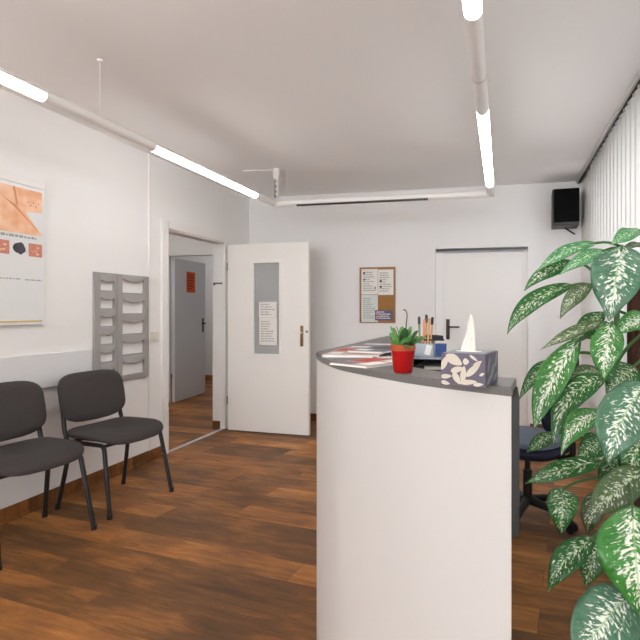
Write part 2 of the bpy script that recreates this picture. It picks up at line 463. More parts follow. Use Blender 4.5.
m.build('window_frame', win2, 0)
m = MB(); m.box((RX0, YF-.058, RZA), (RX1, YF-.052, RZB), M_winglass); m.build('pane', win2, 0)
# window in the right wall
win = thing('window_1', 'wide white framed window behind the vertical blinds', 'window', (XR+.15, (WY0+WY1)/2, WZ0), kind='structure')
m = MB()
for y in [WY0 + i*(WY1-WY0)/4 for i in range(5)]:
    m.box((XR+.12, y-.035, WZ0), (XR+.18, y+.035, WZ1), M_white)
m.box((XR+.12, WY0, WZ0), (XR+.18, WY1, WZ0+.06), M_white); m.box((XR+.12, WY0, WZ1-.06), (XR+.18, WY1, WZ1), M_white)
m.build('window_frame', win, 0)
m = MB(); m.box((XR+.147, WY0, WZ0), (XR+.153, WY1, WZ1), M_winglass); m.build('pane', win, 0)

# hall beyond the doorway
HX0, HX1 = -6.1, XL-WT
PY = 5.98
m = MB(); m.box((HX0-.1, 2.6, 0), (HX0, 8.3, 2.6), M_hall)
struct(m, 'wall_hall_left', 'pale hall wall at the far side beyond the doorway', 'wall')
m = MB(); m.box((HX0, 2.5, 0), (HX1, 2.6, 2.6), M_hall)
struct(m, 'wall_hall_front', 'pale hall wall nearest the viewer', 'wall')
OX0, OX1 = -4.47, -3.70
m = MB(); m.box((HX0, PY, 0), (OX0, PY+.12, 2.6), M_hall); m.box((OX1, PY, 0), (HX1, PY+.12, 2.6), M_hall); m.box((OX0, PY, 2.02), (OX1, PY+.12, 2.6), M_hall)
struct(m, 'wall_hall_partition', 'pale hall partition with the grey inner doorway', 'wall')
m = MB(); m.box((HX0, 8.2, 0), (-2.7, 8.3, 2.6), M_hall)
struct(m, 'wall_hall_back', 'pale wall of the room at the end of the hall', 'wall')
m = MB(); m.box((XL-WT-.02, YB+.3, 0), (XL-WT+.08, 8.2, 2.6), M_hall)
struct(m, 'wall_hall_right', 'pale right wall of the room at the end of the hall', 'wall')
m = MB(); m.box((HX0-.1, 2.5, 2.6), (XL-WT, 8.3, 2.7), M_ceil)
struct(m, 'ceiling_hall', 'hall ceiling beyond the open doorway', 'ceiling')
m = MB(); m.box((HX0, 8.185, 0), (-3.1, 8.2, .1), M_base)
struct(m, 'baseboard_hall', 'brown baseboard at the end of the hall', 'baseboard')
m = MB(); m.box((XL-WT+.002, DY1-.014, 0), (XL-.04, DY1, .085), M_base)
struct(m, 'baseboard_jamb', 'short brown baseboard piece on the doorway reveal', 'baseboard')

# baseboards of the room
m = MB(); m.box((XL, YF, 0), (XL+.013, DY0-.085, .09), M_base, .003); m.box((XL, YF, 0), (XL+.022, DY0-.085, .018), M_base, .004)
struct(m, 'baseboard_left', 'brown wooden baseboard along the left wall behind the chairs', 'baseboard')
m = MB(); m.box((XL, YB-.014, 0), (NX0-.02, YB, .09), M_base, .003)
struct(m, 'baseboard_back', 'brown wooden baseboard along the far wall', 'baseboard')
m = MB(); m.box((NX1+.02, YB-.014, 0), (XR, YB, .09), M_base, .003)
struct(m, 'baseboard_corner', 'brown wooden baseboard right of the closed door', 'baseboard')
# doorway casing and threshold
m = MB(); cw = .085
m.box((XL-.001, DY0-cw, 0), (XL+.02, DY0, DZ+.075), M_trimw, .004); m.box((XL-.001, DY1, 0), (XL+.012, DY1+.05, DZ+.075), M_trimw, .004)
m.box((XL-.001, DY0, DZ), (XL+.02, DY1, DZ+.075), M_trimw, .004)
m.box((XL-WT, DY0, 0), (XL, DY0+.012, DZ), M_trimw); m.box((XL-WT, DY1-.008, 0), (XL, DY1, DZ), M_trimw); m.box((XL-WT, DY0, DZ-.012), (XL, DY1, DZ), M_trimw)
struct(m, 'trim_1', 'white door casing around the open doorway', 'door frame')
m = MB(); m.box((XL-.03, DY0+.012, 0), (XL+.012, DY1-.015, .006), M_alu, .002)
struct(m, 'trim_2', 'thin grey metal threshold strip across the doorway floor', 'threshold')
m = MB(); m.box((XL-.11, DY1-.02, 1.568), (XL-.012, DY1-.008, 1.580), M_dark, .002); m.box((XL-.11, DY1-.030, 1.555), (XL-.100, DY1-.008, 1.578), M_dark, .002)
m.build('strike_hook', bpy.data.objects['trim_1'], 0)

# open door leaf
hx, hy = -2.852, 4.872
leafang = math.atan2(4.815 - 4.872, .93)
d1 = thing('door_1', 'white open door with a tall narrow glass pane', 'door', (hx, hy, 0), leafang, kind='structure')
MD = TR((hx, hy, 0), leafang)
LWid, LT = .938, .04
gx0, gx1, gz0, gz1 = .312, .618, .822, 1.782
m = MB()
for lo, hi in (((0, -LT, .012), (gx0, 0, 1.977)), ((gx1, -LT, .012), (LWid, 0, 1.977)), ((gx0, -LT, .012), (gx1, 0, gz0)), ((gx0, -LT, gz1), (gx1, 0, 1.977))):
    m.box(lo, hi, M_door, 0, MD)
m.build('door_leaf', d1, 0)
m = MB()
for lo, hi in (((gx0-.022, -LT-.012, gz0-.022), (gx0+.008, -LT, gz1+.022)), ((gx1-.008, -LT-.012, gz0-.022), (gx1+.022, -LT, gz1+.022)),
               ((gx0, -LT-.012, gz0-.022), (gx1, -LT, gz0+.008)), ((gx0, -LT-.012, gz1-.008), (gx1, -LT, gz1+.022))):
    m.box(lo, hi, M_door, .004, MD)
m.build('glazing_bead', d1, 0)
m = MB(); m.box((gx0, -.025, gz0), (gx1, -.019, gz1), M_pane, 0, MD); m.build('pane', d1, 0)
m = MB(); m.box((.848, -LT-.006, .915), (.882, -LT, 1.125), M_brass, .003, MD); m.lathe([(0, 0), (.006, 0), (.006, .002), (0, .002)], (0, 0, 0), M_dark, 12, MD @ TR((.865, -LT-.0065, .97), 0, pi/2))
pl = m.build('lock_plate', d1)
m = MB(); m.tube(fillet([(.865, -LT-.004, 1.055), (.865, -LT-.05, 1.055), (.775, -LT-.052, 1.053)], .02), .006, M_lamp, 10, MD); m.build('handle', pl)
m = MB(); m.lathe([(0, 0), (.014, 0), (.014, .006), (0, .008)], (0, 0, 0), M_steel, 14, MD @ TR((.92, -LT, 1.065), 0, pi/2)); m.build('key_rosette', d1)
for z in (.28, 1.70):
    m = MB(); m.tube([V((-.004, -LT-.006, z)), V((-.004, -LT-.006, z+.09))], .008, M_steel, 10, MD); m.build('hinge', d1)

# closed door in its niche
d2 = thing('door_2', 'closed plain white door set in the far wall recess', 'door', ((NX0+NX1)/2, YB+.14, 0), kind='structure')
m = MB(); fy = YB+.05
m.box((NX0, fy, 0), (NX0+.085, YB+.2, NZ-.04), M_trimw); m.box((NX1-.05, fy, 0), (NX1, YB+.2, NZ-.04), M_trimw); m.box((NX0, fy, NZ-.04), (NX1, YB+.2, NZ-.04), M_trimw)
m.build('door_frame', d2, 0)
m = MB(); m.box((NX0+.085, YB+.065, .01), (NX1-.05, YB+.105, NZ-.04), M_white, .002); m.build('door_leaf', d2, 0)
m = MB(); hxx = NX0+.135
m.box((hxx-.02, YB+.057, .96), (hxx+.02, YB+.065, 1.185), M_blkmet, .004); m.tube(fillet([(hxx, YB+.06, 1.10), (hxx, YB+.01, 1.10), (hxx+.13, YB+.01, 1.10)], .02), .009, M_blkmet); m.build('handle', d2)

# hall door leaf, open
ha = math.atan2(.85, -.075)
d3 = thing('door_3', 'pale grey open door at the end of the hall', 'door', (OX0+.02, PY+.12, 0), ha, kind='structure')
M3 = TR((OX0+.02, PY+.12, 0), ha)
m = MB(); m.box((0, -.04, .012), (.84, 0, 2.0), M_greydoor, 0, M3); m.build('door_leaf', d3, 0)
m = MB(); m.box((.745, -.046, .95), (.785, -.04, 1.16), M_dark, .002, M3); m.tube(fillet([(.765, -.042, 1.08), (.765, -.09, 1.08), (.66, -.09, 1.08)], .02), .01, M_dark, 10, M3); m.build('handle', d3)

# ------------------------------------------------------------------ sheets of paper with printed lines
def paper(name, M, w, h, label, cat='notice', pm=None, ink=None, rows=10, group=None, margin=.1, extra=None, title=False, seed=1, parent=None):
    """sheet in the local XZ plane facing -Y, lower left corner at the origin"""
    rnd = random.Random(seed); pm = pm or M_paper; ink = ink or M_ink
    m = MB(); m.box((0, -.0012, 0), (w, 0, h), pm, 0, M)
    z = h*(1-margin); dz = h*(1-2*margin)/rows
    for r in range(rows):
        x = w*margin; lim = w*(1-margin)*(rnd.uniform(.55, 1))
        while x < lim:
            L = min(rnd.uniform(.08, .25)*w, lim-x)
            m.face([(x, -.0018, z-dz*.6), (x+L, -.0018, z-dz*.6), (x+L, -.0018, z-dz*.18), (x, -.0018, z-dz*.18)], ink, M)
            x += L + w*.03
        z -= dz
    for (a, b, c, d, mm) in (extra or []):
        m.face([(a*w, -.0022, b*h), (c*w, -.0022, b*h), (c*w, -.0022, d*h), (a*w, -.0022, d*h)], mm, M)
    o = m.build(name, parent, 0)
    if parent is None: tag(o, label, cat, group)
    return o
paper('notice', MD @ TR((.365, -.0255, 1.205)), .205, .165, 'white notice taped to the glass of the open door, upper sheet', rows=5, seed=3, group='notices on the door glass')
paper('notice', MD @ TR((.368, -.0255, .918)), .205, .285, 'white notice taped to the glass of the open door, lower longer sheet', rows=9, seed=4, group='notices on the door glass')
paper('notice', M3 @ TR((.30, -.041, 1.54)), .235, .30, 'orange notice with dark print on the grey hall door', pm=M_orange, ink=M_oink, rows=6, seed=5)

# pinboard with its papers
cb = thing('pinboard', 'small cork pinboard in a wooden frame on the far wall', 'pinboard', (-1.365, YB, 1.14))
m = MB(); bx0, bx1, bz0, bz1 = -1.572, -1.160, 1.14, 1.765
for lo, hi in (((bx0, YB-.0182, bz0), (bx0+.018, YB, bz1)), ((bx1-.018, YB-.0182, bz0), (bx1, YB, bz1)), ((bx0, YB-.018, bz0), (bx1, YB, bz0+.018)), ((bx0, YB-.018, bz1-.018), (bx1, YB, bz1))):
    m.box(lo, hi, M_corkfr, .002)
m.build('frame', cb, 0)
m = MB(); m.box((bx0+.018, YB-.0182, bz0+.018), (bx1-.018, YB, bz1-.018), M_cork); m.build('cork_sheet', cb, 0)
G = 'papers pinned to the corkboard'
sq = [(.12, .80, .22, .88, M_inkd), (.14, .55, .22, .62, M_inkd), (.8, .2, .87, .3, M_inkd)]
paper('pinned_sheet', TR((bx0+.022, YB-.0180, 1.46)), .19, .285, 'printed white sheet on the pinboard, upper left', rows=9, group=G, seed=11, extra=sq)
paper('pinned_sheet', TR((bx0+.216, YB-.0180, 1.452)), .176, .285, 'printed white sheet on the pinboard, upper right', rows=9, group=G, seed=12, extra=[(.1, .50, .24, .58, M_inkd), (.1, .28, .24, .36, M_inkd)])
paper('pinned_sheet', TR((bx0+.022, YB-.0180, 1.150)), .192, .305, 'pale green printed sheet on the pinboard, lower left', rows=11, group=G, pm=M_paperg, seed=13)
paper('pinned_card', TR((bx1-.232, YB-.0190, 1.168)), .205, .115, 'violet card over the bare cork, lower right of the pinboard', 'card', pm=M_violet, ink=M_paper, rows=4, group=G, seed=14, extra=[(.05, .15, .28, .45, M_pink), (.05, .55, .28, .8, M_pink)])

# ------------------------------------------------------------------ poster on the left wall (frame coordinates: Y along the wall)
def WL(o, y, z): return (XL + o, y, z)
PY0, PY1, PZ0, PZ1 = 1.98, 2.722, 1.178, 2.122
ps = thing('poster', 'large framed poster with peach photo on the left wall', 'poster', (XL, (PY0+PY1)/2, PZ0))
m = MB(); m.box((XL, PY0, PZ0), (XL+.012, PY1, PZ1), M_poster, .003); m.build('backing_panel', ps, 0)
def plate(o, y0, z0, y1, z1, mm, mb): mb.face([WL(o, y0, z0), WL(o, y1, z0), WL(o, y1, z1), WL(o, y0, z1)], mm)
m = MB(); plate(.0135, PY0+.02, 1.762, PY1-.022, 2.045, M_skin, m)
m.face([WL(.0142, 2.585, 1.90), WL(.0142, 2.70, 1.768), WL(.0142, 2.70, 1.915)], M_poster)
m.face([WL(.0142, 2.43, 1.975), WL(.0142, 2.52, 1.935), WL(.0142, 2.70, 1.765), WL(.0142, 2.53, 1.905)], M_crease)
m.face([WL(.0142, 2.50, 2.045), WL(.0142, 2.515, 2.045), WL(.0142, 2.535, 1.945), WL(.0142, 2.525, 1.925)], M_crease)
for k in range(5):
    y = 2.60 + k*.017; z = 1.965 - (k % 2)*.02
    plate(.0144, y, z, y+.008, z+.006, M_redp, m)
m.build('photo_print', ps, 0)
rnd = random.Random(4)
for nm, y0, y1, mm in (('thumbnail_print', 2.385, 2.48, M_pinkpic), ('thumbnail_print', 2.50, 2.59, M_darkpic), ('thumbnail_print', 2.607, 2.70, M_pinkpic)):
    m = MB()
    if mm is M_darkpic:
        pts = [(y0+.045+.045*math.cos(a)*rnd.uniform(.8, 1), 1.668+.042*math.sin(a)*rnd.uniform(.75, 1)) for a in [i*2*pi/14 for i in range(14)]]
        m.face([WL(.0138, *p) for p in pts], mm)
    else:
        plate(.0136, y0, 1.625, y1, 1.708, mm, m)
        for k in range(5):
            yy = y0+.01+rnd.random()*.05; zz = 1.635+rnd.random()*.05
            plate(.014, yy, zz, yy+.02, zz+.012, M_skin, m)
    m.build(nm, ps, 0)
m = MB()
for z, y0, y1, h in ((1.735, 2.02, 2.66, .016), (1.474, 2.02, 2.55, .008), (1.472, 2.58, 2.70, .008)):
    y = y0; m = MB()
    while y < y1:
        L = rnd.uniform(.01, .035); plate(.0138, y, z, min(y+L, y1), z+h*rnd.uniform(.7, 1), M_ink, m); y += L+.006
    m.build('printed_text', ps, 0)
m = MB(); plate(.0138, PY0+.02, 1.208, PY1-.02, 1.218, M_yell, m); plate(.0138, PY0+.02, 1.184, PY1-.02, 1.194, M_ink, m)
m.build('printed_line', ps, 0)
m = MB(); m.box((XL, PY0, PZ1-.055), (XL+.02, PY1+.004, PZ1-.002), M_trimw, .006); m.build('reflection_bar', ps, 0)  # white bar modelled for the reflection across the acrylic's top

# wall protection board
m = MB(); m.box((XL, .6, .775), (XL+.018, 3.095, 1.0), M_board, .004); m.box((XL, .6, .770), (XL+.016, 3.09, .7752), M_boardshade)  # thin lower strip is the board's shadow painted blue-grey
tag(m.build('wall_board', None, 0), 'long pale wall protection board behind the two chairs', 'wall board')

# ------------------------------------------------------------------ brochure rack
RY0, RY1, RZ0, RZ1 = 3.125, 3.70, .722, 1.566
XW = XL
rk = thing('brochure_rack', 'grey wall brochure rack with two columns of empty pockets', 'rack', (XL, (RY0+RY1)/2, RZ0))
def column(y0, y1, oy0, oy1, rows, zt, pitch, oh, nm, droop):
    m = MB()
    m.box((XL-.002, y0, RZ0), (XL+.02, oy0, RZ1), M_rack, .002); m.box((XL, oy1, RZ0), (XL+.02, y1, RZ1), M_rack, .002)
    ztop = RZ1
    for i in range(rows):
        zb = zt - i*pitch
        m.box((XL, oy0, zb), (XL+.016, oy1, ztop), M_rack); ztop = max(zb-oh, RZ0)
    if ztop > RZ0+.001: m.box((XL, oy0, RZ0), (XL+.016, oy1, ztop), M_rack)
    fr = m.build(nm, rk, 0)
    for i in range(rows):
        zb = zt - i*pitch; hh = min(pitch-oh, RZ1-zb)*.85
        m = MB()
        def fn(u, v):
            k = 1-(2*u-1)**2
            return (XL+.018+.012*k*(.3+.7*(1-v)), oy0-.004+(oy1-oy0+.008)*u, (zb-droop*k)*(1-v)+(zb+hh)*v)
        m.grid(fn, 14, 5, M_rackf); m.build('pocket', fr, 60, solid=.003)
column(RY0, 3.345, 3.18, 3.315, 6, 1.515, .1345, .082, 'narrow_column', .022)
column(3.348, RY1, 3.40, 3.645, 5, 1.535, .164, .112, 'wide_column', .03)

# switch and cable duct
sw = thing('light_switch', 'cream light switch beside the door casing', 'light switch', (XL, 3.795, 1.02))
m = MB(); m.box((XL, 3.755, 1.015), (XL+.012, 3.835, 1.095), M_switch, .004); m.build('plate', sw, 0)
m = MB(); m.box((XL+.012, 3.775, 1.03), (XL+.02, 3.815, 1.08), M_white, .003); m.build('rocker', sw, 0)
m = MB(); m.box((XL, 3.715, .09), (XL+.012, 3.735, ZC), M_trimw, .002)
tag(m.build('cable_duct', None, 0), 'thin white vertical cable duct on the left wall', 'cable duct')

# ------------------------------------------------------------------ suspended light frame
LX, RX, LZ, BY = -2.09, -.095, 2.285, 4.37
lf = thing('suspended_light_frame', 'white suspended U-shaped tube light frame under the ceiling', 'ceiling light', ((LX+RX)/2, BY, LZ))
R0 = .031
def half(mb, x, y0, y1, a0, a1, r, mm, n=10):
    pr = [(x + r*math.cos(a0+(a1-a0)*i/n), LZ + r*math.sin(a0+(a1-a0)*i/n)) for i in range(n+1)]
    a = [V((p[0], y0, p[1])) for p in pr]; b = [V((p[0], y1, p[1])) for p in pr]
    for i in range(n): mb.face((a[i], a[i+1], b[i+1], b[i]), mm)
    mb.face(a[::-1], mm); mb.face(b, mm); mb.face((a[0], b[0], b[-1], a[-1]), mm)
LIT_L = [(2.68, 3.98), (.48, 1.93), (-1.8, -.35), (-3.6, -2.5)]
LIT_R = [(2.53, 4.03), (.22, 1.69), (-2.1, -.6), (-3.6, -2.8)]
for x, nm, ye, lit in ((LX, 'left_pipe', BY, LIT_L), (RX, 'right_pipe', BY, LIT_R)):
    m = MB(); edges = sorted(lit)
    y = -3.7
    for a, b in edges:
        m.tube([(x, y, LZ), (x, a, LZ)], R0, M_lamp, 20); half(m, x, a, b, .08, pi-.08, R0, M_lamp); y = b
    m.tube([(x, y, LZ), (x, ye, LZ)], R0, M_lamp, 20)
    if x == RX: m.tube([(x, 2.16, LZ), (x, 2.166, LZ)], R0+.0012, M_alu, 20)
    pipe = m.build(nm, lf, 50)
    for a, b in edges:
        m = MB(); half(m, x, a+.004, b-.004, pi-.08, 2*pi+.08, R0-.0005, M_tube, 16); m.build('light_diffuser', pipe, 50)
m = MB(); m.tube([(LX-R0, BY, LZ), (RX+R0, BY, LZ)], R0, M_lamp, 20); cp = m.build('cross_pipe', lf, 50)
m = MB()
for k in range(60):
    x = -1.86 + k*.0205
    m.box((x, BY-.036, LZ-.036), (x+.013, BY-.01, LZ-.02), M_dark)
m.build('vent_slot', cp, 0)
m = MB(); m.tube([(LX+.01, BY, LZ+R0*.8), (LX+.01, BY, 2.53)], .022, M_lamp, 16); m.tube([(LX+.01, BY, 2.53), (LX+.01, BY, ZC)], .03, M_lamp, 16); ss = m.build('ceiling_post', lf, 50)
m = MB()
for k in range(11): m.box((LX+.0, BY-.026, 2.34+k*.016), (LX+.026-(k % 3)*.006, BY-.015, 2.348+k*.016), M_dark)
m.build('perforation', ss, 0)
m = MB(); m.tube([(LX-.32, BY-.02, ZC-.008), (LX+.01, BY, ZC-.01)], .007, M_lamp, 8); m.build('ceiling_cable', lf, 50)
for x, y in ((LX, 2.27), (LX, -.2), (RX, -.2)):
    m = MB(); m.tube([(x, y, LZ+R0*.9), (x, y, ZC)], .0016, M_lamp, 6); m.lathe([(0, -.012), (.014, -.010), (.015, 0), (0, 0)], (x, y, ZC), M_lamp, 14); m.build('suspension_wire', lf, 50)

# ------------------------------------------------------------------ blinds on the right
bl = thing('vertical_blind', 'white vertical slat blind with grey ceiling rail on the right', 'blind', (.755, 2, .25))
m = MB(); m.box((.740, -3.5, 2.583), (.792, 5.4, 2.613), M_alu, .003); m.box((.756, -3.5, 2.578), (.780, 5.4, 2.583), M_dark); m.build('rail', bl, 0)
sl0 = None
ys = []
y = -3.45
while y < 4.74: ys.append(y); y += .117
for y in ys:
    if sl0 is None:
        m = MB()
        Ms = TR((.768, y, 0), math.radians(5))
        m.grid(lambda u, v: (.006*(1-(2*u-1)**2), -.0635+.127*u, .16+2.408*v), 4, 2, M_blind, Ms)
        sl0 = m.build('slat', bl, 60, solid=.0008); y00 = y
        m = MB(); m.box((.764, y-.010, 2.560), (.772, y+.010, 2.580), M_alu); m.build('carrier', sl0, 0)
    else:
        c = copy_tree(sl0, bl); c.location = (sl0.location.x, sl0.location.y + (y-y00), sl0.location.z)
# speaker
sp = thing('speaker', 'black box speaker mounted high on the far wall', 'speaker', (.66, YB, 2.0))
a = PYp(553, 188, 5.16); b = PYp(579, 222, 5.16)
Msp = TR(((a.x+b.x)/2+.005, 5.28, 0), math.radians(-3))
m = MB(); hw = (b.x-a.x)/2
m.box((-hw-.004, -.12, b.z-.025), (hw+.004, .14, a.z-.012), M_spkgrey, .008, Msp); m.build('cabinet', sp, 0)
m = MB(); m.box((-hw+.010, -.134, b.z+.002), (hw+.004, -.118, a.z-.012), M_grille, .006, Msp); m.build('grille', sp, 0)
m = MB(); m.box((-.05, .13, b.z+.08), (.05, .160, b.z+.16), M_blkmet, .004, Msp)
m.build('wall_bracket', sp, 0)
m = MB(); m.tube(bez(Msp @ V((.0, .02, b.z-.03)), Msp @ V((.05, .02, b.z-.07)), Msp @ V((.10, .10, b.z-.085)), 8), .008, M_blkmet, 8); m.build('cable', sp)
SPK = sp

# ------------------------------------------------------------------ chairs
def superell(hx, hy, n=3.2, k=36):
    out = []
    for i in range(k):
        t = 2*pi*i/k; c, s = math.cos(t), math.sin(t)
        out.append((hx*math.copysign(abs(c)**(2/n), c), hy*math.copysign(abs(s)**(2/n), s)))
    return out
CG = 'waiting room chairs along the left wall'
def make_chair(loc, rz, label):
    t = thing('waiting_chair', label, 'chair', loc, rz, CG)
    M = TR(loc, rz)
    def sag(x, y, z): return V((x, y, z + .012 - .030*max(0, (x-.06)/.16)**2 + .010*max(0, (-x-.1)/.1) + .012*(y/.23)**2))
    prof = [(0, .435), (.88, .433), (.985, .442), (1, .458), (.985, .472), (.93, .483), (.75, .487), (.4, .484), (0, .482)]
    o = superell(.226, .255, 3.8)
    m = MB(); m.rings([[sag(p[0]*s, p[1]*s, z) for p in o] if s else [V((0, 0, z))] for s, z in prof], M_fab, M); m.build('seat', t, 60)
    def bk(y, z, dx):
        return V((-.235 + dx + .26*y*y - (z-.70)*.20, y, z))
    o = superell(.245, .165, 4.0)
    prof = [(0, .030), (.7, .029), (.93, .022), (1, .006), (.99, -.008), (.9, -.018), (0, -.02)]
    m = MB(); m.rings([[bk(p[0]*s, .697+p[1]*s*(1 + .08*(abs(p[0]/.225)**2)*(-1 if p[1] < 0 else 0)), d) for p in o] if s else [bk(0, .697, d)] for s, d in prof], M_fab, M); m.build('backrest', t, 60)
    for s in (-1, 1):
        y = .222*s
        m = MB(); m.tube(fillet([(.225, y+.026*s, .012), (.145, y, .434), (-.175, y, .434), (-.21, y-.006*s, .50), (-.258, y-.02*s, .76)], .03), .0135, M_blkmet, 12, M); m.build('leg', t, 50)
        m = MB(); m.tube([(-.225, y+.026*s, .012), (-.14, y, .434)], .0135, M_blkmet, 12, M); m.build('leg', t, 50)
    for x in (.15, -.15):
        m = MB(); m.tube([(x, -.222, .432), (x, .222, .432)], .010, M_blkmet, 10, M); m.build('cross_bar', t, 50)
    # foot caps belong to the legs
    for L, f in zip([c for c in children(t) if c.name.startswith('leg')], ((.226, -.249), (-.227, -.249), (.226, .249), (-.227, .249))):
        m = MB(); m.tube([(f[0], f[1], 0), (f[0], f[1], .03)], .0155, M_blkpl, 12, M); m.build('foot_cap', L, 50)
    return t
c2 = make_chair((-2.545, 2.915, 0), math.radians(-8), 'charcoal fabric chair on black legs below the brochure rack')
c1 = copy_tree(c2); c1.location = (-2.607, 2.295, 0); c1.rotation_euler = (0, 0, math.radians(-11.5))
c1['label'] = 'charcoal fabric chair under the poster, cut by the left edge'

# ------------------------------------------------------------------ reception counter
ZT = 1.12; SB = 1.100
pix = [(316.6, 357), (319.4, 361.7), (325.7, 365), (335.5, 369), (348.5, 372.3), (368, 376.3), (389, 380.2), (407, 383.4), (440, 388.3), (475, 392.6), (512.4, 397)]
front = [PZ(x, y, SB) for x, y in pix]
front = [(p.x, p.y) for p in front]
XS = front[0][0]
def smooth_poly(pts, it=2):
    for _ in range(it):
        q = [pts[0]]
        for a, b in zip(pts, pts[1:]):
            q += [(a[0]*.75+b[0]*.25, a[1]*.75+b[1]*.25), (a[0]*.25+b[0]*.75, a[1]*.25+b[1]*.75)]
        q.append(pts[-1]); pts = q
    return pts
YE = 3.15
def catmull(pts, n=4):
    q = [pts[0]] + pts + [pts[-1]]; out = []
    for i in range(1, len(q)-2):
        a, b, c, d = [V(p).to_2d() if False else V((p[0], p[1])) for p in q[i-1:i+3]]
        for k in range(n):
            t = k/n; out.append(tuple(.5*((2*b) + (c-a)*t + (2*a-5*b+4*c-d)*t*t + (3*b-a-3*c+d)*t**3)))
    out.append(tuple(pts[-1])); return out
XS -= .004
outer = [(XS-.002, YE), (XS-.002, 2.25)] + catmull([(XS-.001, 2.05)] + front, 4)
inner = [(.0346, 1.252), (-.02, 1.262), (-.11, 1.30), (-.18, 1.355), (-.25, 1.43), (-.32, 1.60), (-.37, 1.80), (-.40, 2.05), (-.41, 2.3), (-.41, YE)]
def offset(poly, d):
    out = []
    for i, p in enumerate(poly):
        a = V(poly[max(i-1, 0)]); b = V(poly[min(i+1, len(poly)-1)])
        t = (b-a).normalized(); out.append((p[0] - t.y*d, p[1] + t.x*d))
    return out
rc = thing('reception_counter', 'tall reception counter with curved white front and grey top', 'reception counter', (-.35, 2.1, 0))
m = MB(); m.prism(outer + inner, SB, ZT, M_grey, None, .003); ct = m.build('countertop', rc, 50)
po = [(min(p[0], .0195), p[1]) for p in offset(outer, .003)]; pn = [(min(p[0], .0195), p[1]) for p in offset(outer, .026)]
po[-1] = (.0195, po[-1][1]); pn[-1] = (.0195, pn[-1][1])
m = MB(); m.prism(po + pn[::-1], 0, SB, M_panelw); m.build('front_panel', rc, 35)
ye = po[-1][1]
m = MB(); m.box((.0200, ye+.004, .80), (.0365, 1.245, SB), M_greyd, .001); m.build('end_board', rc, 0)
di = [(min(p[0], .016), p[1]) for p in offset(outer, .028)]
desk = [p for p in di[1:]] ; desk[-1] = (.016, desk[-1][1])
desk = [(di[0][0], YE-.03)] + desk + [(.016, 1.75), (-.06, 1.95), (-.06, YE-.03)]
m = MB(); m.prism(desk, .775, .80, M_grey, None, .002); m.build('desktop', rc, 50)
m = MB(); m.box((XS+.04, YE-.055, 0), (-.12, YE-.032, .775), M_greyd); m.build('leg_panel', rc, 0)
m = MB(); m.box((XS+.035, YE-.05, .80), (-.43, YE-.03, SB), M_greyd); m.build('end_board', rc, 0)

# things on the counter -------------------------------------------------
def on_top(x, y): p = PZ(x, y, ZT); return p
# magazines: closed stapled booklets
MGG = 'magazines on the counter'
def magazine(c, rz, w, h, t, z, cover, label, deco=None, spine=True):
    root = thing('magazine', label, 'magazine', (c[0], c[1], z), rz, MGG)
    M = TR((c[0], c[1], z), rz)
    m = MB(); m.box((-w/2+.002, -h/2+.002, .0006), (w/2-.002, h/2-.002, t-.0006), M_paper, 0, M); m.build('page_block', root, 0)
    m = MB(); m.box((-w/2, -h/2, t-.0006), (w/2, h/2, t), cover, 0, M); m.box((-w/2, -h/2, 0), (w/2, h/2, .0006), M_paper, 0, M); m.box((-w/2-.0006, -h/2, 0), (-w/2, h/2, t), cover, 0, M)
    for (a, b, cc, d, mm) in (deco or []):
        m.face([(a*w-w/2, b*h-h/2, t+.0006), (cc*w-w/2, b*h-h/2, t+.0006), (cc*w-w/2, d*h-h/2, t+.0006), (a*w-w/2, d*h-h/2, t+.0006)], mm, M)
    m.build('cover', root, 0)
    return root
magazine((-.392, 1.495), math.radians(-28), .155, .215, .006, ZT, M_magr, 'white and red booklet nearest the red plant pot on the counter', [(.05, .35, .55, .9, M_redp), (.6, .1, .95, .5, M_paper), (.6, .6, .95, .9, M_paper), (.05, .05, .5, .3, M_magb)])
magazine((-.525, 1.81), math.radians(4), .205, .29, .010, ZT, M_magr, 'white magazine with rose cover at the rounded counter corner', [(.04, .5, .35, .95, M_redp), (.4, .25, .9, .6, M_paper), (.42, .65, .9, .92, M_magd), (.05, .08, .3, .3, M_paper)])
magazine((-.525, 2.08), math.radians(-4), .21, .29, .012, ZT, M_magb, 'blue-grey magazine behind the rose one on the counter', [(.1, .08, .5, .3, M_paper), (.55, .1, .9, .35, M_magd), (.1, .7, .9, .9, M_paper)])
magazine((-.46, 1.84), math.radians(-14), .148, .21, .006, ZT+.0108, M_magb, 'small mottled booklet lying across the rose magazine', [(.1, .1, .5, .4, M_paper), (.1, .55, .9, .9, M_magd)])
magazine((-.40, 1.72), math.radians(24), .105, .21, .004, ZT, M_magd, 'dark leaflet between the booklets and the letter trays', [(.1, .1, .9, .3, M_paper)])
# folded white leaflet standing open
lfM = TR((-.40, 2.03, ZT), math.radians(-25))
m = MB()
m.box((-.05, -.0006, 0), (.05, .0006, .058), M_paper, 0, lfM @ TR((0, -.022, 0), 0, math.radians(-18))); m.box((-.05, -.0006, 0), (.05, .0006, .058), M_paper, 0, lfM @ TR((0, .022, 0), 0, math.radians(18)))
for k in range(4): m.face([(-.04, -.0012, .012+k*.011), (.03-.01*(k % 2), -.0012, .012+k*.011), (.03-.01*(k % 2), -.0012, .017+k*.011), (-.04, -.0012, .017+k*.011)], M_blue, lfM @ TR((0, -.022, 0), 0, math.radians(-18)))
tag(m.build('folded_leaflet', None, 0), 'white folded leaflet with blue print standing behind the magazines', 'leaflet')

